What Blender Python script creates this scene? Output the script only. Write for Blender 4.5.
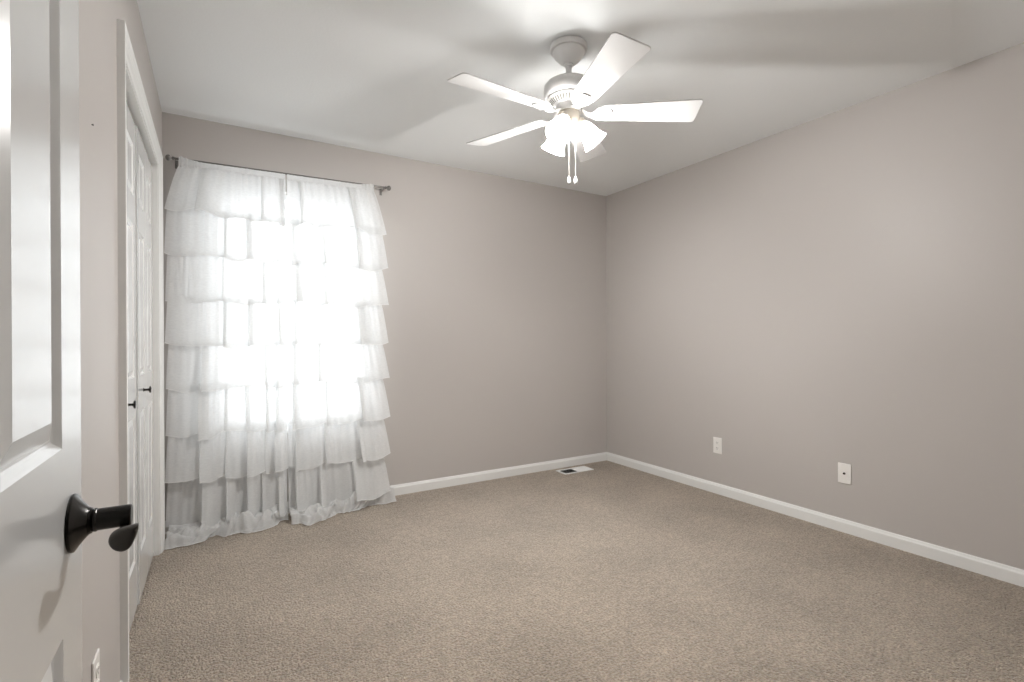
import bpy, bmesh, math, random
from mathutils import Vector, Matrix, noise
random.seed(7)
S = bpy.context.scene
for o in list(bpy.data.objects):
    bpy.data.objects.remove(o)
PI = math.pi

# ---------------------------------------------------------------- camera
YAW, PITCH, ROLL, CH, FPX = 0.539, -0.0026, -0.0035, 1.1164, 498.3
XL, XR, YB, YN, ZC = -0.252, 3.119, 3.510, 0.060, 2.44
cd = bpy.data.cameras.new('camera')
cam = bpy.data.objects.new('camera', cd)
S.collection.objects.link(cam)
S.camera = cam
cd.sensor_width = 36.0
cd.lens = 36.0 * FPX / 1024.0
cd.clip_start = 0.02
fw = Vector((math.sin(YAW) * math.cos(PITCH), math.cos(YAW) * math.cos(PITCH), math.sin(PITCH)))
rt0 = Vector((math.cos(YAW), -math.sin(YAW), 0))
up0 = rt0.cross(fw)
rt = rt0 * math.cos(ROLL) + up0 * math.sin(ROLL)
up = -rt0 * math.sin(ROLL) + up0 * math.cos(ROLL)
m = Matrix((rt, up, -fw)).transposed().to_4x4()
m.translation = Vector((0, 0, CH))
cam.matrix_world = m

# ---------------------------------------------------------------- world, big lights, exposure
SKY = 3.7
FAN_W = 43.0
W = bpy.data.worlds.new('overcast_sky')
S.world = W
W.use_nodes = True
bg = W.node_tree.nodes['Background']
bg.inputs['Color'].default_value = (0.93, 0.97, 1.0, 1)
bg.inputs['Strength'].default_value = SKY
WX0, WX1, WZ0, WZ1 = -0.05, 0.95, 0.52, 2.07          # window opening
pl = bpy.data.lights.new('window_daylight_portal', 'AREA')
pl.shape = 'RECTANGLE'
pl.size = WX1 - WX0
pl.size_y = WZ1 - WZ0
pl.cycles.is_portal = True
po = bpy.data.objects.new('window_daylight_portal', pl)
S.collection.objects.link(po)
po.location = ((WX0 + WX1) / 2, YB + 0.16, (WZ0 + WZ1) / 2)
po.rotation_euler = (-PI / 2, 0, 0)                    # faces into the room
S.view_settings.view_transform = 'Standard'
S.view_settings.look = 'None'
S.view_settings.exposure = 0.40
S.view_settings.gamma = 1.0
S.view_settings.use_curve_mapping = False
try:
    S.cycles.max_bounces = 14
    S.cycles.diffuse_bounces = 8
    S.cycles.transparent_max_bounces = 24
    S.cycles.transmission_bounces = 12
except Exception:
    pass

# ---------------------------------------------------------------- materials
def mat(name, col, rough=0.5, metal=0.0, spec=0.5, bump=None, var=None):
    """bump = (scale, strength, distance[, detail]); var = (scale, amount)"""
    M = bpy.data.materials.new(name)
    M.use_nodes = True
    nt = M.node_tree
    b = nt.nodes['Principled BSDF']
    b.inputs['Base Color'].default_value = (*col, 1)
    b.inputs['Roughness'].default_value = rough
    b.inputs['Metallic'].default_value = metal
    b.inputs['Specular IOR Level'].default_value = spec
    tc = nt.nodes.new('ShaderNodeTexCoord')
    if bump:
        n = nt.nodes.new('ShaderNodeTexNoise')
        n.inputs['Scale'].default_value = bump[0]
        n.inputs['Detail'].default_value = bump[3] if len(bump) > 3 else 3
        bp = nt.nodes.new('ShaderNodeBump')
        bp.inputs['Strength'].default_value = bump[1]
        bp.inputs['Distance'].default_value = bump[2]
        nt.links.new(tc.outputs['Object'], n.inputs['Vector'])
        nt.links.new(n.outputs['Fac'], bp.inputs['Height'])
        nt.links.new(bp.outputs['Normal'], b.inputs['Normal'])
    if var:
        n = nt.nodes.new('ShaderNodeTexNoise')
        n.inputs['Scale'].default_value = var[0]
        n.inputs['Detail'].default_value = 4
        r = nt.nodes.new('ShaderNodeMapRange')
        r.inputs['To Min'].default_value = 1 - var[1]
        r.inputs['To Max'].default_value = 1 + var[1]
        mx = nt.nodes.new('ShaderNodeVectorMath')
        mx.operation = 'SCALE'
        mx.inputs[0].default_value = col
        nt.links.new(tc.outputs['Object'], n.inputs['Vector'])
        nt.links.new(n.outputs['Fac'], r.inputs['Value'])
        nt.links.new(r.outputs['Result'], mx.inputs['Scale'])
        nt.links.new(mx.outputs['Vector'], b.inputs['Base Color'])
    return M

M_wall = mat('greige_wall_paint', (0.50, 0.47, 0.448), 0.46, spec=0.36, bump=(260, 0.06, 0.001), var=(1.2, 0.012))
M_ceil = mat('white_ceiling_paint', (0.855, 0.877, 0.885), 0.85, spec=0.2, bump=(95, 0.25, 0.003, 4))
M_trim = mat('white_trim_paint', (0.78, 0.78, 0.765), 0.28, bump=(40, 0.02, 0.001))
M_door = mat('white_door_paint', (0.78, 0.785, 0.78), 0.20, spec=0.8, bump=(30, 0.02, 0.001))
M_vinyl = mat('white_window_vinyl', (0.8, 0.8, 0.8), 0.4, bump=(30, 0.02, 0.001))
M_plate = mat('white_plate_plastic', (0.82, 0.80, 0.77), 0.3, bump=(80, 0.01, 0.0005))
M_dark = mat('dark_slot', (0.03, 0.028, 0.026), 0.6, var=(50, 0.1))
for _m in (M_door,):
    _p = _m.node_tree.nodes['Principled BSDF']
    _p.inputs['Coat Weight'].default_value = 0.6
    _p.inputs['Coat Roughness'].default_value = 0.12
M_duct = mat('dark_duct_metal', (0.12, 0.12, 0.10), 0.6, var=(30, 0.1))
M_bronze = mat('black_bronze_metal', (0.018, 0.016, 0.014), 0.26, metal=0.6, spec=0.6, bump=(120, 0.05, 0.0005))
M_leverface = mat('highlit_bronze_metal', (0.06, 0.055, 0.05), 0.38, metal=0.5, bump=(200, 0.1, 0.0005))  # lever's bronze made greyer: the highlight on its end is put into the colour
M_pewter = mat('pewter_rod_metal', (0.20, 0.19, 0.18), 0.33, metal=0.85, bump=(90, 0.04, 0.0005))
M_fan = mat('white_fan_enamel', (0.72, 0.715, 0.71), 0.28, bump=(60, 0.02, 0.0005))
M_blade = mat('white_fan_blade', (0.68, 0.68, 0.675), 0.42, bump=(25, 0.02, 0.0005))
M_fitter = mat('cream_fitter_enamel', (0.62, 0.57, 0.50), 0.3, bump=(60, 0.02, 0.0005))
M_chain = mat('nickel_chain', (0.55, 0.53, 0.50), 0.3, metal=0.8, bump=(900, 0.4, 0.0005))
M_brass = mat('coax_connector_metal', (0.05, 0.04, 0.035), 0.4, metal=0.6, bump=(90, 0.04, 0.0005))
M_ext = mat('exterior_siding', (0.5, 0.5, 0.48), 0.8, bump=(20, 0.1, 0.002))

def carpet():
    M = bpy.data.materials.new('beige_cut_pile_carpet')
    M.use_nodes = True
    nt = M.node_tree
    b = nt.nodes['Principled BSDF']
    b.inputs['Roughness'].default_value = 1.0
    b.inputs['Specular IOR Level'].default_value = 0.05
    try:
        b.inputs['Sheen Weight'].default_value = 0.25
        b.inputs['Sheen Roughness'].default_value = 0.6
    except Exception:
        pass
    tc = nt.nodes.new('ShaderNodeTexCoord')
    def nz(sc, det, rough=0.5):
        n = nt.nodes.new('ShaderNodeTexNoise')
        n.inputs['Scale'].default_value = sc
        n.inputs['Detail'].default_value = det
        n.inputs['Roughness'].default_value = rough
        nt.links.new(tc.outputs['Object'], n.inputs['Vector'])
        return n
    fine, mid, big = nz(105, 3, 0.65), nz(30, 2), nz(2.6, 4)
    vor = nt.nodes.new('ShaderNodeTexVoronoi')
    vor.inputs['Scale'].default_value = 130
    nt.links.new(tc.outputs['Object'], vor.inputs['Vector'])
    rmp = nt.nodes.new('ShaderNodeValToRGB')
    e = rmp.color_ramp.elements
    e[0].position, e[0].color = 0.33, (0.27, 0.215, 0.165, 1)
    e[1].position, e[1].color = 0.62, (0.555, 0.465, 0.37, 1)
    nt.links.new(fine.outputs['Fac'], rmp.inputs['Fac'])
    r2 = nt.nodes.new('ShaderNodeMapRange')
    r2.inputs['From Min'].default_value = 0.3
    r2.inputs['From Max'].default_value = 0.7
    r2.inputs['To Min'].default_value = 0.86
    r2.inputs['To Max'].default_value = 1.10
    nt.links.new(mid.outputs['Fac'], r2.inputs['Value'])
    r3 = nt.nodes.new('ShaderNodeMapRange')
    r3.inputs['From Min'].default_value = 0.3
    r3.inputs['From Max'].default_value = 0.7
    r3.inputs['To Min'].default_value = 0.88
    r3.inputs['To Max'].default_value = 1.12
    nt.links.new(big.outputs['Fac'], r3.inputs['Value'])
    mu = nt.nodes.new('ShaderNodeMath')
    mu.operation = 'MULTIPLY'
    nt.links.new(r2.outputs['Result'], mu.inputs[0])
    nt.links.new(r3.outputs['Result'], mu.inputs[1])
    sc = nt.nodes.new('ShaderNodeVectorMath')
    sc.operation = 'SCALE'
    nt.links.new(rmp.outputs['Color'], sc.inputs[0])
    nt.links.new(mu.outputs['Value'], sc.inputs['Scale'])
    nt.links.new(sc.outputs['Vector'], b.inputs['Base Color'])
    ad = nt.nodes.new('ShaderNodeMath')
    ad.operation = 'SUBTRACT'
    nt.links.new(fine.outputs['Fac'], ad.inputs[0])
    nt.links.new(vor.outputs['Distance'], ad.inputs[1])
    bp = nt.nodes.new('ShaderNodeBump')
    bp.inputs['Strength'].default_value = 1.0
    bp.inputs['Distance'].default_value = 0.012
    nt.links.new(ad.outputs['Value'], bp.inputs['Height'])
    nt.links.new(bp.outputs['Normal'], b.inputs['Normal'])
    return M
M_carpet = carpet()

def fabric(name, col, transp, transl):
    M = bpy.data.materials.new(name)
    M.use_nodes = True
    nt = M.node_tree
    nt.nodes.clear()
    out = nt.nodes.new('ShaderNodeOutputMaterial')
    d = nt.nodes.new('ShaderNodeBsdfDiffuse')
    t = nt.nodes.new('ShaderNodeBsdfTranslucent')
    tr = nt.nodes.new('ShaderNodeBsdfTransparent')
    d.inputs['Color'].default_value = (*col, 1)
    t.inputs['Color'].default_value = (*col, 1)
    m1 = nt.nodes.new('ShaderNodeMixShader')
    m1.inputs['Fac'].default_value = transl
    m2 = nt.nodes.new('ShaderNodeMixShader')
    tc = nt.nodes.new('ShaderNodeTexCoord')
    n = nt.nodes.new('ShaderNodeTexNoise')          # uneven weave
    n.inputs['Scale'].default_value = 60
    mp = nt.nodes.new('ShaderNodeMapping')
    mp.inputs['Scale'].default_value = (1, 1, 3)
    nt.links.new(tc.outputs['Object'], mp.inputs['Vector'])
    nt.links.new(mp.outputs['Vector'], n.inputs['Vector'])
    r = nt.nodes.new('ShaderNodeMapRange')
    r.inputs['From Min'].default_value = 0.3
    r.inputs['From Max'].default_value = 0.7
    r.inputs['To Min'].default_value = transp * 0.8
    r.inputs['To Max'].default_value = transp * 1.2
    nt.links.new(n.outputs['Fac'], r.inputs['Value'])
    nt.links.new(r.outputs['Result'], m2.inputs['Fac'])
    nt.links.new(d.outputs[0], m1.inputs[1])
    nt.links.new(t.outputs[0], m1.inputs[2])
    nt.links.new(m1.outputs[0], m2.inputs[1])
    nt.links.new(tr.outputs[0], m2.inputs[2])
    nt.links.new(m2.outputs[0], out.inputs['Surface'])
    return M
M_sheer = fabric('white_sheer_voile', (0.87, 0.875, 0.875), 0.17, 0.50)
M_hem = fabric('white_voile_hem', (0.86, 0.86, 0.86), 0.03, 0.26)

def glass_pane():
    M = bpy.data.materials.new('window_glass')
    M.use_nodes = True
    nt = M.node_tree
    nt.nodes.clear()
    out = nt.nodes.new('ShaderNodeOutputMaterial')
    tr = nt.nodes.new('ShaderNodeBsdfTransparent')
    g = nt.nodes.new('ShaderNodeBsdfGlossy')
    g.inputs['Roughness'].default_value = 0.02
    mx = nt.nodes.new('ShaderNodeMixShader')
    mx.inputs['Fac'].default_value = 0.06
    nt.links.new(tr.outputs[0], mx.inputs[1])
    nt.links.new(g.outputs[0], mx.inputs[2])
    nt.links.new(mx.outputs[0], out.inputs['Surface'])
    return M
M_glass = glass_pane()

def shade_glass():
    M = bpy.data.materials.new('frosted_shade_glass')
    M.use_nodes = True
    nt = M.node_tree
    nt.nodes.clear()
    out = nt.nodes.new('ShaderNodeOutputMaterial')
    tr = nt.nodes.new('ShaderNodeBsdfTransparent')
    tl = nt.nodes.new('ShaderNodeBsdfTranslucent')
    tl.inputs['Color'].default_value = (0.78, 0.77, 0.75, 1)
    g = nt.nodes.new('ShaderNodeBsdfDiffuse')
    g.inputs['Color'].default_value = (0.75, 0.75, 0.74, 1)
    a = nt.nodes.new('ShaderNodeMixShader')
    a.inputs['Fac'].default_value = 0.6
    nt.links.new(g.outputs[0], a.inputs[1])
    nt.links.new(tl.outputs[0], a.inputs[2])
    bmx = nt.nodes.new('ShaderNodeMixShader')
    bmx.inputs['Fac'].default_value = 0.12
    nt.links.new(a.outputs[0], bmx.inputs[1])
    nt.links.new(tr.outputs[0], bmx.inputs[2])
    nt.links.new(bmx.outputs[0], out.inputs['Surface'])
    return M
M_shade = shade_glass()

def emissive(name, col, s):
    M = bpy.data.materials.new(name)
    M.use_nodes = True
    nt = M.node_tree
    b = nt.nodes['Principled BSDF']
    b.inputs['Base Color'].default_value = (*col, 1)
    b.inputs['Emission Color'].default_value = (*col, 1)
    b.inputs['Emission Strength'].default_value = s
    return M
M_bulb = emissive('lit_bulb', (1, 0.95, 0.88), 4.0)

# ---------------------------------------------------------------- mesh helpers
COL = S.collection
def link(name, bm, material, parent=None, smooth=False, loc=None, autos=None, merge=True):
    if merge:
        bmesh.ops.remove_doubles(bm, verts=bm.verts, dist=1e-6)
    bmesh.ops.recalc_face_normals(bm, faces=bm.faces)
    me = bpy.data.meshes.new(name)
    bm.to_mesh(me)
    bm.free()
    me.materials.append(material)
    if smooth:
        for p in me.polygons:
            p.use_smooth = True
        if autos:
            try:
                me.set_sharp_from_angle(angle=autos)
            except Exception:
                pass
    o = bpy.data.objects.new(name, me)
    COL.objects.link(o)
    if loc:
        o.location = loc
    if parent:
        o.parent = parent
    return o

def box(bm, x0, x1, y0, y1, z0, z1, bev=0.0, seg=2):
    r = bmesh.ops.create_cube(bm, size=1.0)
    vs = r['verts']
    for v in vs:
        v.co = Vector((x0 if v.co.x < 0 else x1, y0 if v.co.y < 0 else y1, z0 if v.co.z < 0 else z1))
    if bev > 0:
        es = list({e for v in vs for e in v.link_edges})
        bmesh.ops.bevel(bm, geom=es, offset=bev, segments=seg, affect='EDGES', profile=0.5)
    return bm

def lathe(bm, prof, n=48, M=None, cap0=False, cap1=False):
    """prof = [(r, z)...] about local z"""
    M = M or Matrix()
    rings = []
    for r, z in prof:
        if r < 1e-6:
            rings.append([bm.verts.new(M @ Vector((0, 0, z)))])
        else:
            rings.append([bm.verts.new(M @ Vector((r * math.cos(2 * PI * i / n), r * math.sin(2 * PI * i / n), z))) for i in range(n)])
    for a, b in zip(rings, rings[1:]):
        for i in range(n):
            j = (i + 1) % n
            if len(a) == 1 and len(b) == 1:
                continue
            if len(a) == 1:
                bm.faces.new((a[0], b[i], b[j]))
            elif len(b) == 1:
                bm.faces.new((a[i], a[j], b[0]))
            else:
                bm.faces.new((a[i], a[j], b[j], b[i]))
    if cap0 and len(rings[0]) > 1:
        bm.faces.new(rings[0])
    if cap1 and len(rings[-1]) > 1:
        bm.faces.new(rings[-1])
    return bm

def tube(bm, pts, r, n=10, caps=True):
    pts = [Vector(p) for p in pts]
    rr = r if isinstance(r, (list, tuple)) else [r] * len(pts)
    rings = []
    prev = None
    for i, p in enumerate(pts):
        t = (pts[min(i + 1, len(pts) - 1)] - pts[max(i - 1, 0)]).normalized()
        if prev is None:
            a = Vector((0, 0, 1)) if abs(t.z) < 0.9 else Vector((1, 0, 0))
            u = t.cross(a).normalized()
        else:
            u = (prev - t * prev.dot(t)).normalized()
        prev = u
        v = t.cross(u)
        rings.append([bm.verts.new(p + (u * math.cos(2 * PI * k / n) + v * math.sin(2 * PI * k / n)) * rr[i]) for k in range(n)])
    for a, b in zip(rings, rings[1:]):
        for k in range(n):
            bm.faces.new((a[k], a[(k + 1) % n], b[(k + 1) % n], b[k]))
    if caps:
        bm.faces.new(rings[0])
        bm.faces.new(rings[-1])
    return bm

def sweep(bm, prof, path, normals):
    """extrude a 2-D profile [(a, b)] along straight mitred path: path = points, normals = [(A, B)] axis pairs at each point"""
    rings = [[bm.verts.new(p + A * a + B * b) for a, b in prof] for p, (A, B) in zip(path, normals)]
    n = len(prof)
    for r0, r1 in zip(rings, rings[1:]):
        for k in range(n):
            bm.faces.new((r0[k], r0[(k + 1) % n], r1[(k + 1) % n], r1[k]))
    bm.faces.new(rings[0])
    bm.faces.new(rings[-1])
    return bm

def grid(bm, rows):
    V = [[bm.verts.new(p) for p in r] for r in rows]
    for a, b in zip(V, V[1:]):
        for i in range(len(a) - 1):
            bm.faces.new((a[i], a[i + 1], b[i + 1], b[i]))
    return V

def NB():
    return bmesh.new()

def struct(name, bm, material, parent=None, **k):
    o = link(name, bm, material, parent, **k)
    if not parent:
        o['kind'] = 'structure'
    return o

def tag(o, label, cat=None, group=None, kind=None):
    if label: o['label'] = label
    if cat: o['category'] = cat
    if group: o['group'] = group
    if kind: o['kind'] = kind
    return o

def thing(name, loc, label, cat, group=None, rot=(0, 0, 0)):
    o = bpy.data.objects.new(name, None)
    o.empty_display_size = 0.05
    COL.objects.link(o)
    o.location = loc
    o.rotation_euler = rot
    return tag(o, label, cat, group)

def sstruct(name, loc, label):
    o = bpy.data.objects.new(name, None)
    COL.objects.link(o)
    o.location = loc
    o['kind'] = 'structure'
    o['label'] = label
    return o

# ---------------------------------------------------------------- room shell
HY = -1.9            # hall behind the camera
bm = NB(); box(bm, -1.2, XR + 0.15, HY - 0.1, YB + 0.2, -0.12, 0.0)
tag(struct('floor', bm, M_carpet), 'beige cut pile carpet over the whole floor')
bm = NB(); box(bm, -1.2, XR + 0.15, HY - 0.1, YB + 0.15, ZC, ZC + 0.12)
tag(struct('ceiling', bm, M_ceil), 'flat white lightly textured ceiling')
bm = NB(); box(bm, XR, XR + 0.12, HY - 0.1, YB + 0.15, 0, ZC)
tag(struct('wall_right', bm, M_wall), 'long plain greige wall on the right')

# back wall with the window hole
bm = NB()
TW = 0.15
box(bm, -1.2, WX0, YB, YB + TW, 0, ZC)
box(bm, WX1, XR, YB, YB + TW, 0, ZC)
box(bm, WX0, WX1, YB, YB + TW, 0, WZ0)
box(bm, WX0, WX1, YB, YB + TW, WZ1, ZC)
tag(struct('wall_back', bm, M_wall), 'greige wall at the far end holding the window')

# left wall with the closet opening
CY0, CY1, CZ = 1.998, 3.185, 2.045
WT = 0.12
bm = NB()
box(bm, XL - WT, XL, YN, CY0, 0, ZC)
box(bm, XL - WT, XL, CY1, YB, 0, ZC)
box(bm, XL - WT, XL, CY0, CY1, CZ, ZC)
tag(struct('wall_left', bm, M_wall), 'greige wall on the left holding the closet')
# closet interior
bm = NB()
box(bm, -0.98, -0.92, 1.7, YB, 0, ZC)
box(bm, -0.92, XL - WT, 1.7, 1.78, 0, ZC)
struct('wall_closet', bm, M_wall)
# near wall with the doorway the camera stands in
DX0, DX1, DZ = -0.118, 0.66, 2.045
bm = NB()
box(bm, -1.2, DX0 - 0.012, YN - 0.12, YN, 0, ZC)
box(bm, DX1 + 0.012, XR, YN - 0.12, YN, 0, ZC)
box(bm, DX0 - 0.012, DX1 + 0.012, YN - 0.12, YN, DZ + 0.012, ZC)
struct('wall_near', bm, M_wall)
bm = NB()
box(bm, -1.2, XR, HY - 0.1, HY, 0, ZC)
box(bm, -1.2, -1.08, HY, YN - 0.12, 0, ZC)
struct('wall_hall', bm, M_wall)

# jamb and casing helpers
CAS = [(0.0, 0.0), (0.0, 0.020), (0.006, 0.022), (0.014, 0.020), (0.018, 0.016), (0.026, 0.017), (0.034, 0.014),
       (0.042, 0.015), (0.050, 0.010), (0.060, 0.008), (0.062, 0.006), (0.062, 0.0)]   # (inwards from outer edge, out of the wall)
def casing(name, axis, pos, a0, a1, ztop, outdir, label):
    """axis 'y': opening a0..a1 along Y on plane X=pos; axis 'x': along X on plane Y=pos. outdir = +-1"""
    w = 0.065
    bm = NB()
    if axis == 'y':
        P = lambda a, z: Vector((pos, a, z)); O = Vector((outdir, 0, 0)); U = Vector((0, 1, 0))
    else:
        P = lambda a, z: Vector((a, pos, z)); O = Vector((0, outdir, 0)); U = Vector((1, 0, 0))
    Z = Vector((0, 0, 1))
    path = [P(a0 - w, 0), P(a0 - w, ztop + w), P(a1 + w, ztop + w), P(a1 + w, 0)]
    nr = [(U, O), (U - Z, O), (-U - Z, O), (-U, O)]
    sweep(bm, CAS, path, nr)
    o = struct(name, bm, M_trim, merge=False)
    return tag(o, label)

tag(casing('trim_1', 'y', XL, CY0, CY1, CZ - 0.005, 1, ''), 'moulded white casing around the closet opening')
bm = NB()
box(bm, XL - WT, XL + 0.003, CY0 - 0.001, CY0 + 0.012, 0, CZ)
box(bm, XL - WT, XL + 0.003, CY1 - 0.012, CY1 + 0.001, 0, CZ)
box(bm, XL - WT, XL + 0.003, CY0 + 0.012, CY1 - 0.012, CZ - 0.012, CZ + 0.001)
tag(struct('trim_2', bm, M_trim), 'white jamb lining the closet opening')
tag(casing('trim_3', 'x', YN, DX0, DX1, DZ, 1, ''), 'white casing around the bedroom doorway')
bm = NB()
box(bm, DX0 - 0.011, DX0, YN - 0.12, YN + 0.001, 0, DZ)
box(bm, DX1, DX1 + 0.011, YN - 0.12, YN + 0.001, 0, DZ)
box(bm, DX0 - 0.011, DX1 + 0.011, YN - 0.12, YN + 0.001, DZ, DZ + 0.011)
struct('trim_4', bm, M_trim)

# baseboards
BP = [(0.0, 0.0), (0.013, 0.0), (0.013, 0.060), (0.0115, 0.066), (0.0085, 0.070), (0.0070, 0.076), (0.0045, 0.082), (0.0, 0.083)]
BP = [(a, b * 0.89) for a, b in BP]
def baseboard(name, p0, p1, outd, label):
    bm = NB()
    O = Vector(outd); Z = Vector((0, 0, 1))
    sweep(bm, BP, [Vector(p0), Vector(p1)], [(O, Z), (O, Z)])
    return tag(struct(name, bm, M_trim, merge=False), label)
baseboard('baseboard_back', (XL + 0.001, YB, 0), (XR, YB, 0), (0, -1, 0), 'white baseboard along the far wall')
baseboard('baseboard_right', (XR, YN + 0.001, 0), (XR, YB - 0.001, 0), (-1, 0, 0), 'white baseboard along the right wall')
baseboard('baseboard_left', (XL, YN + 0.02, 0), (XL, CY0 - 0.066, 0), (1, 0, 0), 'white baseboard along the left wall')

# ---------------------------------------------------------------- panelled door leaves
def panel_leaf(bm, w, h, t, panels, depth=0.007, m0=0.010, m1=0.026, lip=0.0015):
    """leaf in local x (0..w), z (0..h), thickness along y (-t..0); front at y=0 facing +y"""
    xs = sorted({0, w, *[p[0] for p in panels], *[p[1] for p in panels]})
    zs = sorted({0, h, *[p[2] for p in panels], *[p[3] for p in panels]})
    for side in (0, 1):
        Y = (lambda d: -d) if side == 0 else (lambda d: -t + d)
        for i in range(len(xs) - 1):
            for j in range(len(zs) - 1):
                xa, xb, za, zb = xs[i], xs[i + 1], zs[j], zs[j + 1]
                if any(p[0] <= xa and xb <= p[1] and p[2] <= za and zb <= p[3] for p in panels):
                    continue
                bm.faces.new([bm.verts.new(Vector((x, Y(0), z))) for x, z in ((xa, za), (xb, za), (xb, zb), (xa, zb))])
        for (xa, xb, za, zb) in panels:
            lv = [(0, 0), (0.002, lip), (m0 * 0.75, depth * 0.8), (m0, depth), (m0 + 0.003, depth), (m0 + m1, lip), (m0 + m1 + 0.001, lip)]
            rings = []
            for ins, d in lv:
                rings.append([bm.verts.new(Vector((x, Y(d), z))) for x, z in ((xa + ins, za + ins), (xb - ins, za + ins), (xb - ins, zb - ins), (xa + ins, zb - ins))])
            for a, b in zip(rings, rings[1:]):
                for k in range(4):
                    bm.faces.new((a[k], a[(k + 1) % 4], b[(k + 1) % 4], b[k]))
            bm.faces.new(rings[-1])
    # edges
    for (xa, xb, za, zb) in ((0, 0, 0, h), (w, w, 0, h)):
        for q, r in zip(zs, zs[1:]):
            bm.faces.new([bm.verts.new(Vector((xa, y, z))) for y, z in ((0, q), (-t, q), (-t, r), (0, r))])
    for z in (0, h):
        for q, r in zip(xs, xs[1:]):
            bm.faces.new([bm.verts.new(Vector((x, y, z))) for x, y in ((q, 0), (r, 0), (r, -t), (q, -t))])
    return bm

# bedroom door, open flat near the left wall: face X = DF, free edge at Y = DY1
DF, DY1, DW = -0.145, 0.822, 0.742
DY0 = DY1 - DW
d1 = sstruct('door_1', (DF, DY0, 0.012), 'white six panel bedroom door standing open beside the camera')
ST, PW = 0.092, 0.186
MU = DW - 2 * ST - 2 * PW
ra, rb = (ST, ST + PW), (ST + PW + MU, DW - ST)
pz = [(0.20, 0.775), (0.985, 1.62), (1.72, 1.92)]
bm = NB()
panel_leaf(bm, DW, 2.022, 0.035, [(a, b, c, d) for (a, b) in (ra, rb) for (c, d) in pz], depth=0.008, m0=0.010, m1=0.024)
bm.transform(Matrix.Rotation(PI / 2, 4, 'Z') @ Matrix.Scale(-1, 4, Vector((0, 1, 0))))   # local x -> +Y, thickness -> away from room (-X)
leaf = link('door_leaf', bm, M_door, d1)
# hinges (three) on the hinge edge
for hz in (0.22, 1.02, 1.80):
    bm = NB()
    lathe(bm, [(0, -0.045), (0.006, -0.045), (0.006, 0.045), (0, 0.045)], 12, Matrix.Translation((0.004, -0.006, hz)))
    box(bm, -0.030, 0.001, -0.0025, 0.0, hz - 0.044, hz + 0.044)
    link('hinge', bm, M_bronze, d1)
# lever handle
HYc, HZc = 0.7700 - DY0, 0.902 - 0.012
hd = bpy.data.objects.new('lever_handle', None); COL.objects.link(hd); hd.parent = d1
hd.location = (0, HYc, HZc); hd['label'] = 'black bronze lever handle'
RX = Matrix.Rotation(PI / 2, 4, 'Y')        # local z -> +x
bm = NB()
lathe(bm, [(0.0, 0), (0.0330, 0.0), (0.0338, 0.0015), (0.0332, 0.0035), (0.0310, 0.0050), (0.0270, 0.0075), (0.0220, 0.0112), (0.0180, 0.0145), (0.0160, 0.0165), (0.0, 0.0167)], 64, RX)
link('rose', bm, M_bronze, hd, smooth=True, autos=0.6)
bm = NB()
lathe(bm, [(0, 0.015), (0.0150, 0.015), (0.0156, 0.0170), (0.0150, 0.0190), (0.0128, 0.0200), (0.0138, 0.0212), (0.0138, 0.0232), (0.0128, 0.0242),
           (0.0128, 0.0545), (0.0126, 0.0560), (0.0114, 0.0570), (0.0, 0.0572)], 48, RX)
link('neck', bm, M_bronze, hd, smooth=True, autos=0.5)
# lever blade: lofted teardrop sections swept back towards the hinge, drooping to a flared end
TEAR = [(15, 12), (9, 11.5), (0, 10.5), (-8, 8.5), (-13, 5), (-15, 0), (-14, -5), (-10, -10), (-4, -13), (2, -13), (7, -10), (11, -3), (14, 5)]
def tear(sc, q):
    """q = 1 full teardrop end, 0 = round"""
    n = len(TEAR)
    out = []
    for k in range(n * 3):
        i, f = k // 3, (k % 3) / 3.0
        p0, p1, p2, p3 = (TEAR[(i + d - 1) % n] for d in range(4))
        c = [0.5 * (2 * p1[e] + (p2[e] - p0[e]) * f + (2 * p0[e] - 5 * p1[e] + 4 * p2[e] - p3[e]) * f * f + (-p0[e] + 3 * p1[e] - 3 * p2[e] + p3[e]) * f ** 3) for e in (0, 1)]
        l = math.hypot(*c)
        r = (11.0 / l) * (1 - q) + q
        out.append((c[0] * r * 0.00090 * sc, c[1] * r * 0.00108 * sc))
    return out
bm = NB()
secs = [(0.0500, 0.006, -0.0080, 0.35, 0.0), (0.0502, -0.004, -0.0125, 0.48, 0.0), (0.0510, -0.014, -0.0165, 0.50, 0.2), (0.0530, -0.030, -0.0160, 0.56, 0.5),
        (0.0555, -0.044, -0.0125, 0.70, 0.8), (0.0570, -0.058, -0.0075, 0.90, 0.95), (0.0575, -0.068, -0.0045, 0.98, 1.0),
        (0.0580, -0.0735, -0.0045, 1.0, 1.0), (0.0580, -0.0765, -0.0045, 0.95, 1.0), (0.0580, -0.0780, -0.0045, 0.82, 1.0), (0.0580, -0.0785, -0.0045, 0.55, 1.0)]
rings = []
for (x, y, z, sc, q) in secs:
    rings.append([bm.verts.new(Vector((x + a, y, z + b))) for a, b in tear(sc, q)])
for a, b in zip(rings, rings[1:]):
    for k in range(len(a)):
        bm.faces.new((a[k], a[(k + 1) % len(a)], b[(k + 1) % len(a)], b[k]))
bm.faces.new(rings[0]); bm.faces.new(rings[-1])
tag(link('lever', bm, M_leverface, hd, smooth=True, autos=0.9), None)

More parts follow.
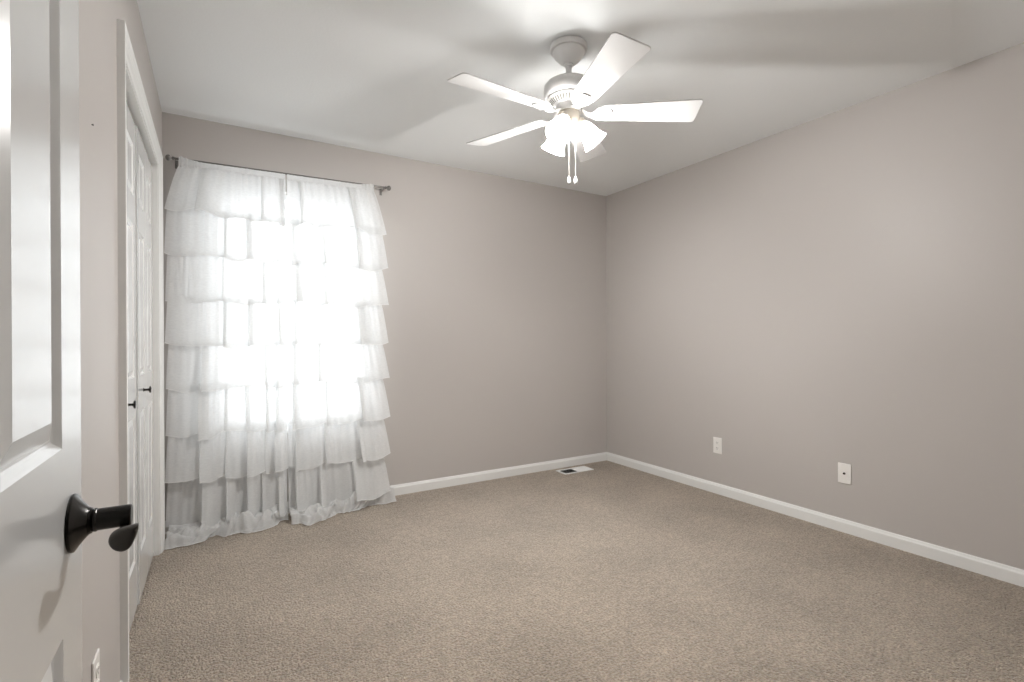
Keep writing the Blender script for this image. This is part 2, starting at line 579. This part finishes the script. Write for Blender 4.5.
# closet bifold pairs: front face at X = XL - 0.030
CF = XL - 0.027
LWf = (CY1 - CY0 - 0.036) / 4.0 - 0.0012
pzb = [(0.20, 0.80), (0.955, 1.575), (1.695, 1.905)]
def bifold(name, ya, hinge_low, label, tilt):
    root = sstruct(name, (CF, ya, 0.012), label)
    for k in range(2):
        bm = NB()
        panel_leaf(bm, LWf, 2.006, 0.030, [(0.058, LWf - 0.058, c, d) for c, d in pzb], depth=0.007, m0=0.009, m1=0.022)
        bm.transform(Matrix.Rotation(PI / 2, 4, 'Z') @ Matrix.Scale(-1, 4, Vector((0, 1, 0))))
        o = link('door_leaf', bm, M_door, root)
        o.location = (0, k * (LWf + 0.0018), 0)
    return root
yA = CY0 + 0.0135
yB = yA + 2 * (LWf + 0.0018) + 0.0080
bf1 = bifold('door_2', yA, 0, 'white panelled bifold closet door nearer the camera', 0)
bf2 = bifold('door_3', yB, 1, 'white panelled bifold closet door nearer the window', 0)
bf2.location.x += 0.006
for root, ky, kz in ((bf1, 2.315 - yA, 0.868), (bf2, 2.775 - yB, 0.885)):
    bm = NB()
    lathe(bm, [(0, 0), (0.0085, 0), (0.0085, 0.002), (0.0050, 0.004), (0.0045, 0.016), (0.0070, 0.020), (0.0145, 0.0225), (0.0155, 0.0255), (0.0130, 0.0285), (0, 0.0300)], 28, RX)
    o = link('knob', bm, M_bronze, root, smooth=True, autos=0.7)
    o.location = (-0.0005, ky, kz)
    o['label'] = 'small black round knob'
# bifold track
bm = NB(); box(bm, CF - 0.028, CF - 0.002, CY0 + 0.014, CY1 - 0.014, CZ - 0.020, CZ - 0.0125)
struct('trim_5', bm, M_duct)

# ---------------------------------------------------------------- window
w1 = sstruct('window_1', (WX0, YB, WZ0), 'white double hung window behind the sheer curtains')
w1['label'] = 'white double hung window behind the sheer curtains'
ww, wh = WX1 - WX0, WZ1 - WZ0
def rectframe(bm, x0, x1, z0, z1, y0, y1, t, tb=None):
    tb = tb or t
    box(bm, x0, x0 + t, y0, y1, z0, z1)
    box(bm, x1 - t, x1, y0, y1, z0, z1)
    box(bm, x0 + t, x1 - t, y0, y1, z0, z0 + tb)
    box(bm, x0 + t, x1 - t, y0, y1, z1 - t, z1)
bm = NB(); rectframe(bm, 0, ww, 0, wh, 0.055, 0.14, 0.035)
link('window_frame', bm, M_vinyl, w1)
mid = wh / 2
for (z0, z1, y0) in ((0.035, mid + 0.02, 0.066), (mid - 0.02, wh - 0.035, 0.098)):
    bm = NB(); rectframe(bm, 0.036, ww - 0.036, z0, z1, y0, y0 + 0.028, 0.040)
    s = link('window_sash', bm, M_vinyl, w1)
    bm = NB(); box(bm, 0.074, ww - 0.074, y0 + 0.012, y0 + 0.016, z0 + 0.038, z1 - 0.038)
    link('pane', bm, M_glass, s)
bm = NB(); box(bm, ww / 2 - 0.03, ww / 2 + 0.03, 0.05, 0.066, mid + 0.004, mid + 0.018, 0.003)
link('sash_lock', bm, M_vinyl, w1)
bm = NB(); box(bm, 0.0005, ww - 0.0005, 0.0, 0.056, -0.002, 0.014, 0.003)
link('window_sill', bm, M_trim, w1)

# ---------------------------------------------------------------- curtain rod
RZ0, RZ1, RY = 2.158, 2.178, 3.430
def rodz(x): return RZ0 + (RZ1 - RZ0) * (x + 0.19) / 1.22
rod = thing('curtain_rod', (0.42, YB, 2.168), 'thin pewter curtain rod with round end knobs above the window', 'curtain rod')
RX0, RX1 = -0.195, 1.030
def L(x, y, z): return Vector((x - 0.42, y - YB, z - 2.168))
bm = NB(); tube(bm, [L(RX0, RY, rodz(RX0)), L(RX1, RY, rodz(RX1))], 0.0065, 16); link('rod', bm, M_pewter, rod, smooth=True, autos=0.6)
for sx, xx in ((-1, RX0), (1, RX1)):
    bm = NB()
    lathe(bm, [(0, -0.004), (0.009, -0.004), (0.010, 0.002), (0.007, 0.005), (0.008, 0.009), (0.0145, 0.014), (0.0175, 0.022), (0.0155, 0.030), (0.009, 0.036), (0, 0.038)], 24,
          Matrix.Translation(L(xx, RY, rodz(xx))) @ Matrix.Rotation(sx * PI / 2, 4, 'Y'))
    link('finial', bm, M_pewter, rod, smooth=True)
    bx = xx - sx * 0.012
    bm = NB()
    tube(bm, [L(bx, YB - 0.001, rodz(bx) - 0.012), L(bx, YB - 0.03, rodz(bx) - 0.012), L(bx, RY + 0.010, rodz(bx) - 0.0085), L(bx, RY - 0.003, rodz(bx) - 0.0085), L(bx, RY - 0.0085, rodz(bx) - 0.002)], 0.0018, 8)
    box(bm, bx - 0.42 - 0.008, bx - 0.42 + 0.008, -0.004, 0, rodz(bx) - 2.168 - 0.035, rodz(bx) - 2.168 + 0.012)
    link('bracket', bm, M_pewter, rod)

# ---------------------------------------------------------------- ruffled sheer curtains
def n1(x, s): return noise.noise(Vector((x, s * 7.31 + 0.5, s * 1.7)))
def make_plan(x0, x1, pleats, seed):
    """plan polyline of the cloth: list of (x, y) with z-pleats, smoothed"""
    ctrl = [(x0, 0.0)]
    yb = 0.0
    for (px, w, f) in pleats:
        ctrl += [(px + w, 0.004), (px + w * 1.05, -0.004), (px - w, -f * 0.7), (px - w * 1.05, -f), (px + w * 1.2, -f * 0.8)]
    ctrl.append((x1, 0.0))
    # resample
    pts = []
    for a, b in zip(ctrl, ctrl[1:]):
        d = math.hypot(b[0] - a[0], b[1] - a[1])
        n = max(1, int(d / 0.004))
        for k in range(n):
            pts.append((a[0] + (b[0] - a[0]) * k / n, a[1] + (b[1] - a[1]) * k / n))
    pts.append(ctrl[-1])
    for _ in range(6):
        q = pts[:]
        for i in range(1, len(pts) - 1):
            q[i] = ((pts[i - 1][0] + 2 * pts[i][0] + pts[i + 1][0]) / 4, (pts[i - 1][1] + 2 * pts[i][1] + pts[i + 1][1]) / 4)
        pts = q
    return pts

HEMS = [1.853, 1.600, 1.345, 1.091, 0.838, 0.579, 0.321, 0.066]
def curtain(name, x0, x1, fl0, fl1, pleats, seed, label, poolpts, heady):
    xc = (x0 + x1) / 2
    root = thing(name, (xc, RY, 0.0), label, 'curtain', 'sheer ruffled curtains on the rod')
    def LP(x, y, z): return Vector((x - xc, y - RY, z))
    def arcs(pl_):
        ar = [0.0]
        for a, b in zip(pl_, pl_[1:]):
            ar.append(ar[-1] + math.hypot(b[0] - a[0], b[1] - a[1]))
        return ar
    plan = [(x0 + (x1 - x0) * i / 150.0, 0.006 * n1(i * 0.09, seed + 90)) for i in range(151)]
    arc = arcs(plan)
    rnd = random.Random(int(seed * 10))
    left = heady == x0
    def widen(x, amt):
        u = min(1.0, max(0.0, (x - x0) / (x1 - x0)))
        return x + amt * ((-fl0) * (1 - u) ** 2.2 + fl1 * max(u, 0) ** 2.2)
    def gather(s, k):          # fine gathers, s in metres along the cloth
        return 0.6 * math.sin(s * 2 * PI / 0.043 + 2.3 * n1(s * 6, seed + k) * 3) + 0.9 * n1(s * 17, seed + k * 1.3 + 3)
    def broad(s, k):
        return n1(s * 5.5, seed * 2 + 11 + 0.13 * k) * 1.4 + 0.6 * n1(s * 11, seed + 31 + 0.2 * k)
    # --- header: pocket gathered over the rod
    rows = []
    for j in range(13):
        t = j / 12.0
        row = []
        for i, (x, y) in enumerate(plan):
            s = arc[i]
            g = gather(s * 1.6, 50)
            end = max(0, 1 - abs(x - heady) / 0.075)
            end2 = max(0, 1 - abs(x - (x0 if heady == x0 else x1)) / 0.10)
            top = -0.005 + 0.017 * end2 + 0.002 * g * (0.3 + end2)
            bot = -0.050
            off = -0.0085 - 0.004 * math.sin(t * PI) - (0.0025 + 0.011 * end2) * abs(g) * (0.4 + 0.6 * abs(1 - 2 * t))
            row.append(LP(x, RY + y * 0.25 + off, rodz(x) + top + (bot - top) * t))
        rows.append(row)
    bm = NB(); grid(bm, rows)
    link('header', bm, M_sheer, root, smooth=True)
    # --- backing cloth down to the floor, then pooling outwards
    rows = []
    for j in range(60):
        t = j / 59.0
        row = []
        for i, (x, y) in enumerate(plan):
            z = (rodz(x) - 0.048) * (1 - t) + 0.030 * t
            f = min(1, t * 6)
            row.append(LP(widen(x, (0.70 if left else 0.50) * min(1, t * 9)), RY + y * (0.35 + 0.6 * f) - 0.007 + f * 0.012 * broad(arc[i], 0) + 0.003 * gather(arc[i], 9) * (1 - 0.5 * t), z))
        rows.append(row)
    bm = NB(); grid(bm, rows)
    back = link('backing_cloth', bm, M_sheer, root, smooth=True)
    # --- pooled bottom
    def depth_at(x):
        pp = poolpts
        if x <= pp[0][0]: return pp[0][1]
        for a, b in zip(pp, pp[1:]):
            if a[0] <= x <= b[0]:
                f = (x - a[0]) / (b[0] - a[0]); f = f * f * (3 - 2 * f)
                return a[1] + (b[1] - a[1]) * f
        return pp[-1][1]
    NV = 46
    PN = 260
    rows = []
    for j in range(NV):
        v = j / (NV - 1.0)
        row = []
        for i in range(PN):
            u = i / (PN - 1.0)
            x = widen(x0 + (x1 - x0) * u, 0.75)
            ex = 0.028 * max(0, (abs(u - 0.5) - 0.42) / 0.08)
            yend = depth_at(x) + 0.036 * n1(x * 17, seed + 5) + 0.020 * n1(x * 40, seed + 8)
            ystart = RY - 0.03
            D = ystart - yend
            y = ystart - D * (v ** 0.85) + 0.010 * n1(x * 30 + v * 3, seed + 2) * v
            xx = x + (0.05 * n1(x * 9, seed + 4 + v * 0.4) + 0.016 * n1(x * 25 + 4 * v, seed + 6)) * v * min(1, 6 * u, 6 * (1 - u))
            xx += ((2.4 * ex if not left else 0) if u > 0.5 else (-0.4 * ex if left else 0)) * v
            # rolled, crumpled profile
            w1_ = noise.noise(Vector((x * 8 + 1.5 * v, v * 3.2 + seed, seed)))
            w2_ = abs(noise.noise(Vector((x * 12 + 2 * v, v * 4.2, seed + 9))))
            w3_ = abs(noise.noise(Vector((x * 30 + 6 * v, v * 8, seed + 19))))
            env = math.sin(min(1, v * 1.04) * PI) ** 0.7 if v < 0.96 else 0
            roll = 0.036 * math.exp(-((v - 0.74) / 0.20) ** 2) * (0.75 + 0.9 * w1_)
            z = 0.070 * (1 - v) ** 3 + env * (0.010 + 0.030 * w1_) + roll + env * (0.110 * w2_ + 0.030 * w3_)
            z = max(z, 0.005 + 0.004 * w3_)
            if v > 0.93:
                z = z * (1 - (v - 0.93) / 0.07 * 0.8) + 0.003
            row.append(LP(xx, y, z + 0.002))
        rows.append(row)
    bm = NB(); grid(bm, rows)
    pool = link('pooled_cloth', bm, M_sheer, root, smooth=True)
    pool['label'] = 'crumpled end of the cloth lying on the carpet'
    bm = NB(); tube(bm, [p + Vector((0, 0, 0.0015)) for p in rows[-1][::2]], 0.0024, 6); link('hem', bm, M_hem, pool, smooth=True)
    # --- ruffle tiers
    for k, hz in enumerate(HEMS):
        ztop_f = (lambda x: rodz(x) - 0.040) if k == 0 else (lambda x, k=k: HEMS[k - 1] + 0.030)
        J = 26
        keep = [(px + rnd.uniform(-0.022, 0.022), w * rnd.uniform(0.6, 1.3), f * rnd.uniform(0.8, 1.4) * (1 + (0.12 if k > 4 else 0.04) * k)) for (px, w, f) in pleats if rnd.random() < (0.75 if k < 5 else 1.0)]
        plan = make_plan(x0, x1, keep, seed)
        arc = arcs(plan)
        rows = []
        lean = 0.034 + 0.006 * math.sin(k * 2.1 + seed)
        sh = 0.012 * n1(k * 3.7, seed + 77)
        for j in range(J):
            t = j / (J - 1.0)
            row = []
            for i, (x, y) in enumerate(plan):
                s = arc[i]
                br = broad(s + sh, k)
                # hem height varies with the folds
                hzv = hz + 0.020 * n1(x * 4.2 + k * 0.35, seed + 40) - 0.016 * br + 0.40 * y + 0.010 * n1(s * 13, seed + k)
                cuts = [x0] + [p[0] for p in keep] + [x1]
                for ca, cb in zip(cuts, cuts[1:]):
                    if ca <= x <= cb:
                        hzv -= min(0.016, 0.11 * (cb - ca)) * (math.sin(PI * (x - ca) / (cb - ca)) - 0.5)
                z = ztop_f(x) * (1 - t) + hzv * t
                tt = t ** 0.8
                off = -0.012 - lean * tt
                fold = y * (0.45 + 0.75 * tt) + tt * (0.034 + 0.002 * k) * br
                fine = (0.0035 * (1 - t) ** 0.7 + 0.0022) * gather(s, k) + 0.0025 * t * n1(s * 26, seed + k * 5)
                xx = widen(x + sh * 0.3, ((0.80 if left else 0.55) * (1 - tt) + tt) if k else tt) + 0.010 * tt * n1(s * 8, seed + k * 1.7 + 60) * min(1, 12 * min(x - x0 + 0.004, x1 - x + 0.004))
                row.append(LP(xx, RY + off + fold + fine, z))
            rows.append(row)
        bm = NB(); grid(bm, rows)
        r = link('ruffle', bm, M_sheer, root, smooth=True)
        # rolled hem: a narrow doubled strip just in front of the bottom edge
        a, b = rows[-2], rows[-1]
        strip = []
        for f in (0.55, 0.0, -0.10):
            strip.append([p1 + (p0 - p1).normalized() * (0.0075 * f) + Vector((0, -0.0014, 0)) for p0, p1 in zip(a, b)])
        bm = NB(); grid(bm, strip)
        link('hem', bm, M_hem, r, smooth=True)
    return root

curtain('curtain', -0.168, 0.389, 0.068, 0.002, [(-0.03, 0.022, 0.030), (0.085, 0.012, 0.018), (0.185, 0.018, 0.024), (0.275, 0.012, 0.018), (0.345, 0.014, 0.022)], 1.0,
        'left sheer curtain of tiered ruffles, beside the closet', [(-0.26, 3.235), (-0.17, 3.200), (-0.07, 3.262), (0.0, 3.285), (0.09, 3.262), (0.20, 3.245), (0.30, 3.300), (0.37, 3.345), (0.45, 3.290)], -0.168)
curtain('curtain', 0.399, 0.945, 0.002, 0.088, [(0.46, 0.018, 0.024), (0.60, 0.014, 0.020), (0.80, 0.022, 0.030)], 4.0,
        'right sheer curtain of tiered ruffles, beside the bare wall', [(0.36, 3.330), (0.43, 3.235), (0.50, 3.195), (0.60, 3.270), (0.69, 3.320), (0.80, 3.310), (0.89, 3.345), (1.02, 3.350), (1.10, 3.365)], 0.945)

# ---------------------------------------------------------------- ceiling fan
FX, FY, ZB, FR = 1.378, 1.797, 2.135, 0.576
fan = thing('ceiling_fan', (FX, FY, ZC), 'white five blade ceiling fan with three lit glass shades', 'ceiling fan')
def FZ(z): return z - ZC
bm = NB()
lathe(bm, [(0.0, 0), (0.078, 0), (0.083, -0.004), (0.084, -0.022), (0.081, -0.027), (0.072, -0.028), (0.071, -0.034), (0.066, -0.048), (0.050, -0.066), (0.036, -0.078), (0.028, -0.084), (0.0, -0.085)], 64)
link('canopy', bm, M_fan, fan, smooth=True, autos=0.7)
bm = NB()
lathe(bm, [(0.0135, -0.080), (0.0135, -0.150), (0.022, -0.154), (0.026, -0.168), (0.0, -0.168)], 32)
lathe(bm, [(0.021, -0.083), (0.021, -0.092), (0.0135, -0.094)], 32)
link('downrod', bm, M_fan, fan, smooth=True, autos=0.7)
bm = NB()
lathe(bm, [(0.0, -0.155), (0.040, -0.158), (0.075, -0.164), (0.100, -0.174), (0.112, -0.188), (0.115, -0.205), (0.113, -0.226), (0.106, -0.236), (0.096, -0.240), (0.0, -0.242)], 72)
hou = link('motor_housing', bm, M_fan, fan, smooth=True, autos=0.6)
# pierced vent ring below the housing
bm = NB()
lathe(bm, [(0.094, -0.238), (0.097, -0.242), (0.097, -0.246), (0.090, -0.249), (0.068, -0.272), (0.064, -0.276), (0.058, -0.276)], 72)
ring = link('vent_ring', bm, M_fan, fan, smooth=True, autos=0.6)
bm = NB()
for k in range(40):
    a = 2 * PI * k / 40
    mt = Matrix.Rotation(a, 4, 'Z')
    p0, p1 = Vector((0.0875, 0, -0.2525)), Vector((0.0715, 0, -0.2690))
    d = (p1 - p0).normalized(); nrm = Vector((0.72, 0, -0.70)); tg = Vector((0, 1, 0))
    vs = [bm.verts.new(mt @ (p0 + tg * 0.0030 + nrm * 0.0012)), bm.verts.new(mt @ (p0 - tg * 0.0030 + nrm * 0.0012)),
          bm.verts.new(mt @ (p1 - tg * 0.0020 + nrm * 0.0012)), bm.verts.new(mt @ (p1 + tg * 0.0020 + nrm * 0.0012))]
    bm.faces.new(vs)
link('vent_slots', bm, M_duct, ring)
bm = NB()
lathe(bm, [(0.060, -0.270), (0.060, -0.290), (0.056, -0.300), (0.046, -0.304), (0.0, -0.304)], 48)
link('rotor_hub', bm, M_fan, fan, smooth=True, autos=0.6)
# blades
R0B = 0.125
def blade_mesh():
    bm = NB()
    # outline from root to tip (x along radius)
    out = []
    def halfw(x):
        t = (x - R0B) / (FR - R0B)
        return 0.050 + 0.0265 * t
    n = 24
    top = []
    xs = [R0B + 0.045 * (k / 8.0) ** 1.6 for k in range(8)] + [R0B + 0.045 + (FR - R0B - 0.045) * k / n for k in range(n + 1)]
    side = []
    for x in xs:
        w = halfw(x)
        # rounded root
        if x < R0B + 0.045:
            q = (x - R0B) / 0.045
            w = w * (0.35 + 0.65 * math.sqrt(max(0, 1 - (1 - q) ** 2)))
        side.append((x, w))
    # rounded tip corners
    rc = 0.018
    xt = FR; wt = halfw(FR)
    side = [p for p in side if p[0] < xt - rc]
    for k in range(7):
        a = PI / 2 * k / 6
        side.append((xt - rc + rc * math.sin(a), wt - rc + rc * math.cos(a)))
    poly = side + [(x, -w) for x, w in reversed(side)]
    up_ = [bm.verts.new(Vector((x, y, 0.003))) for x, y in poly]
    dn_ = [bm.verts.new(Vector((x, y, -0.003))) for x, y in poly]
    bm.faces.new(up_); bm.faces.new(list(reversed(dn_)))
    for k in range(len(poly)):
        bm.faces.new((up_[k], up_[(k + 1) % len(poly)], dn_[(k + 1) % len(poly)], dn_[k]))
    return bm
def arm_mesh():
    bm = NB()
    # curved neck from the hub out to a plate screwed under the blade root
    def strip(cl, hw, th):
        rows = []
        for (x, z), w in zip(cl, hw):
            rows.append([bm.verts.new(Vector((x, w * s, z + dz))) for s, dz in ((-1, 0), (-0.6, -th), (0.6, -th), (1, 0), (0.6, th * 0.4), (-0.6, th * 0.4))])
        for a, b in zip(rows, rows[1:]):
            for k in range(6):
                bm.faces.new((a[k], a[(k + 1) % 6], b[(k + 1) % 6], b[k]))
        bm.faces.new(rows[0]); bm.faces.new(rows[-1])
    strip([(0.050, 0.012), (0.066, 0.006), (0.082, -0.006), (0.096, -0.012), (0.108, -0.011), (0.120, -0.008)], [0.018, 0.015, 0.014, 0.016, 0.024, 0.034], 0.006)
    # scalloped plate with three lobes under the blade
    strip([(0.118, -0.0065), (0.130, -0.0065), (0.150, -0.0065), (0.170, -0.0065), (0.187, -0.0065), (0.194, -0.0065)], [0.034, 0.042, 0.044, 0.036, 0.026, 0.012], 0.003)
    for (x, y) in ((0.142, 0.026), (0.142, -0.026), (0.176, 0.0)):
        lathe(bm, [(0, -0.0135), (0.004, -0.0125), (0.006, -0.0095), (0.006, -0.006)], 12, Matrix.Translation((x, y, 0)))
    return bm
PITCHB = math.radians(12.5)
bmeshed = None
for k in range(5):
    ang = math.radians(38.8 + 72 * k)
    if k == 0:
        b = link('blade', blade_mesh(), M_blade, fan)
        mod = b.modifiers.new('edge', 'BEVEL'); mod.width = 0.0015; mod.segments = 2
        ar = link('blade_arm', arm_mesh(), M_fan, b)
        b0, a0 = b, ar
    else:
        b = b0.copy(); COL.objects.link(b); b.parent = fan
        ar = a0.copy(); COL.objects.link(ar); ar.parent = b
    b.location = (0, 0, FZ(ZB))
    # clockwise edge (local -y) raised
    b.rotation_euler = (Matrix.Rotation(ang, 4, 'Z') @ Matrix.Rotation(-PITCHB, 4, 'X')).to_euler()
# light kit
kit = link('light_fitter', lathe(NB(), [(0, -0.298), (0.046, -0.298), (0.050, -0.304), (0.050, -0.336), (0.044, -0.350), (0.030, -0.362), (0.014, -0.370), (0.010, -0.380), (0.0, -0.384)], 48), M_fitter, fan, smooth=True, autos=0.6)
for k in range(3):
    a = math.radians(-29 + 120 * k)
    tilt = math.radians(38)                     # axis leans out from straight down
    base = Vector((0.046 * math.cos(a), 0.046 * math.sin(a), -0.338))
    ax = Vector((math.sin(tilt) * math.cos(a), math.sin(tilt) * math.sin(a), -math.cos(tilt)))
    q = Vector((0, 0, 1)).rotation_difference(ax).to_matrix().to_4x4()
    T = Matrix.Translation(base) @ q
    bm = NB()
    lathe(bm, [(0, -0.012), (0.016, -0.010), (0.022, 0.000), (0.023, 0.018), (0.020, 0.022), (0.0, 0.022)], 32, T)
    link('shade_holder', bm, M_fitter, fan, smooth=True, autos=0.6)
    bm = NB()
    pr = [(0.0215, 0.010), (0.0240, 0.016), (0.0300, 0.028), (0.0355, 0.042), (0.0385, 0.058), (0.0400, 0.074), (0.0425, 0.088), (0.0470, 0.102), (0.0535, 0.115), (0.0580, 0.122)]
    lathe(bm, pr, 48, T)
    # scalloped rim
    sh = link('lamp_shade', bm, M_shade, fan, smooth=True)
    bm = NB()
    lathe(bm, [(0, 0.020), (0.012, 0.022), (0.013, 0.040), (0.020, 0.056), (0.0245, 0.070), (0.022, 0.084), (0.012, 0.093), (0, 0.095)], 28, T)
    link('bulb', bm, M_bulb, sh, smooth=True)
    ld = bpy.data.lights.new('fan_bulb_light', 'POINT')
    ld.energy = FAN_W
    ld.color = (1.0, 0.985, 0.965)
    ld.shadow_soft_size = 0.022
    lo = bpy.data.objects.new('fan_bulb_light', ld)
    COL.objects.link(lo)
    lo.location = Vector((FX, FY, ZC)) + (T @ Vector((0, 0, 0.100)))
# pull chains
for (dx, dy, zt) in ((-0.004, -0.032, 1.803), (0.025, -0.032, 1.803)):
    px, py = dx * rt0.x + dy * fw.x, dx * rt0.y + dy * fw.y
    bm = NB()
    tube(bm, [(px, py, -0.345), (px, py, FZ(zt + 0.036))], 0.0016, 8)
    ch = link('pull_chain', bm, M_chain, fan)
    bm = NB()
    lathe(bm, [(0, 0.038), (0.003, 0.037), (0.004, 0.032), (0.0065, 0.028), (0.0072, 0.012), (0.0055, 0.004), (0, 0.000)], 16, Matrix.Translation((px, py, FZ(zt))))
    link('pull_knob', bm, M_blade, ch, smooth=True)

# ---------------------------------------------------------------- outlets, coax plate, vent, nail
def wall_plate(name, loc, rotz, label, cat, kind):
    t = thing(name, loc, label, cat, None, (0, 0, rotz))
    # local: plate in x-z, facing -y ; back on wall at y=0
    bm = NB(); box(bm, -0.035, 0.035, -0.0055, 0, -0.0575, 0.0575, 0.0030, 3)
    link('cover_plate', bm, M_plate, t)
    if kind == 'duplex':
        for s in (1, -1):
            bm = NB()
            zc = s * 0.0195
            pts = []
            for k in range(32):
                a = 2 * PI * k / 32
                x = 0.0172 * math.cos(a); z = max(-0.0125, min(0.0125, 0.0172 * math.sin(a)))
                pts.append((x, z))
            f = [bm.verts.new(Vector((x, -0.0078, zc + z))) for x, z in pts]
            g = [bm.verts.new(Vector((x, -0.0050, zc + z))) for x, z in pts]
            bm.faces.new(f)
            for k in range(32):
                bm.faces.new((f[k], f[(k + 1) % 32], g[(k + 1) % 32], g[k]))
            so = link('socket', bm, M_plate, t)
            bm = NB()
            box(bm, -0.0075, -0.0052, -0.0082, -0.0077, zc - 0.001, zc + 0.008)
            box(bm, 0.0052, 0.0075, -0.0082, -0.0077, zc - 0.000, zc + 0.007)
            lathe(bm, [(0, 0), (0.0026, 0)], 12, Matrix.Translation((0, -0.0082, zc - 0.0065)) @ Matrix.Rotation(PI / 2, 4, 'X'))
            link('slots', bm, M_dark, so)
        bm = NB(); lathe(bm, [(0.003, 0), (0.0028, 0.0012), (0, 0.0018)], 16, Matrix.Translation((0, -0.0054, 0)) @ Matrix.Rotation(PI / 2, 4, 'X'))
        link('screw', bm, M_plate, t)
    else:
        bm = NB()
        Rm = Matrix.Translation((0, -0.0054, 0)) @ Matrix.Rotation(PI / 2, 4, 'X')
        lathe(bm, [(0.0065, 0), (0.0065, 0.002), (0.0048, 0.002), (0.0048, 0.009), (0.0, 0.009)], 20, Rm)
        link('coax_jack', bm, M_brass, t, smooth=True, autos=0.6)
        for s in (1, -1):
            bm = NB(); lathe(bm, [(0.003, 0), (0.0028, 0.0012), (0, 0.0018)], 16, Matrix.Translation((0, -0.0054, s * 0.042)) @ Matrix.Rotation(PI / 2, 4, 'X'))
            link('screw', bm, M_plate, t)
    return t
wall_plate('wall_outlet', (XR, 2.325, 0.348), -PI / 2, 'white duplex outlet on the right wall, nearer the far corner', 'outlet', 'duplex')
wall_plate('cable_outlet', (XR, 1.481, 0.339), -PI / 2, 'white cable plate with one dark jack on the right wall', 'cable outlet', 'coax')
wall_plate('wall_outlet', (XL, 1.5525, 0.298), PI / 2, 'white duplex outlet low on the left wall before the closet', 'outlet', 'duplex')

vent = thing('floor_vent', (2.633, 3.366, 0.0), 'white metal floor vent in the carpet near the far baseboard', 'vent')
bm = NB()
VX, VY, RI = 0.152, 0.067, 0.016
box(bm, -VX, VX, -VY, -VY + RI, 0.0, 0.007, 0.002); box(bm, -VX, VX, VY - RI, VY, 0.0, 0.007, 0.002)
box(bm, -VX, -VX + RI, -VY + RI - 0.002, VY - RI + 0.002, 0.0, 0.007, 0.002); box(bm, VX - RI, VX, -VY + RI - 0.002, VY - RI + 0.002, 0.0, 0.007, 0.002)
box(bm, -0.004, 0.004, -VY + RI - 0.002, VY - RI + 0.002, 0.0, 0.0065)
link('vent_frame', bm, M_trim, vent)
bm = NB(); box(bm, -VX + RI, VX - RI, -VY + RI, VY - RI, 0.0002, 0.0010)
link('duct_opening', bm, M_dark, vent)
for s, x0, x1 in ((1, -VX + RI + 0.006, -0.010), (-1, 0.010, VX - RI - 0.004)):
    bm = NB()
    n = 12
    for k in range(n):
        x = x0 + (x1 - x0) * k / (n - 1.0)
        dx = 0.0035 * -s
        vs = [Vector((x - dx, -VY + RI, 0.0012)), Vector((x + dx, -VY + RI, 0.0062)), Vector((x + dx, VY - RI, 0.0062)), Vector((x - dx, VY - RI, 0.0012))]
        w = 0.0005
        a = [bm.verts.new(v) for v in vs]; b = [bm.verts.new(v + Vector((w * 1.5, 0, -w))) for v in vs]
        bm.faces.new(a); bm.faces.new(list(reversed(b)))
        for q in range(4):
            bm.faces.new((a[q], a[(q + 1) % 4], b[(q + 1) % 4], b[q]))
    link('louvers', bm, M_trim if s < 0 else M_trim, vent)

bm = NB()
lathe(bm, [(0, -0.002), (0.0012, -0.002), (0.0012, 0.0025), (0.0026, 0.0025), (0.0024, 0.0038), (0, 0.0042)], 10, RX)
o = link('nail', bm, M_bronze, None)
o.location = (XL, 1.556, 1.640)
tag(o, 'tiny dark nail sticking out of the left wall', 'nail')
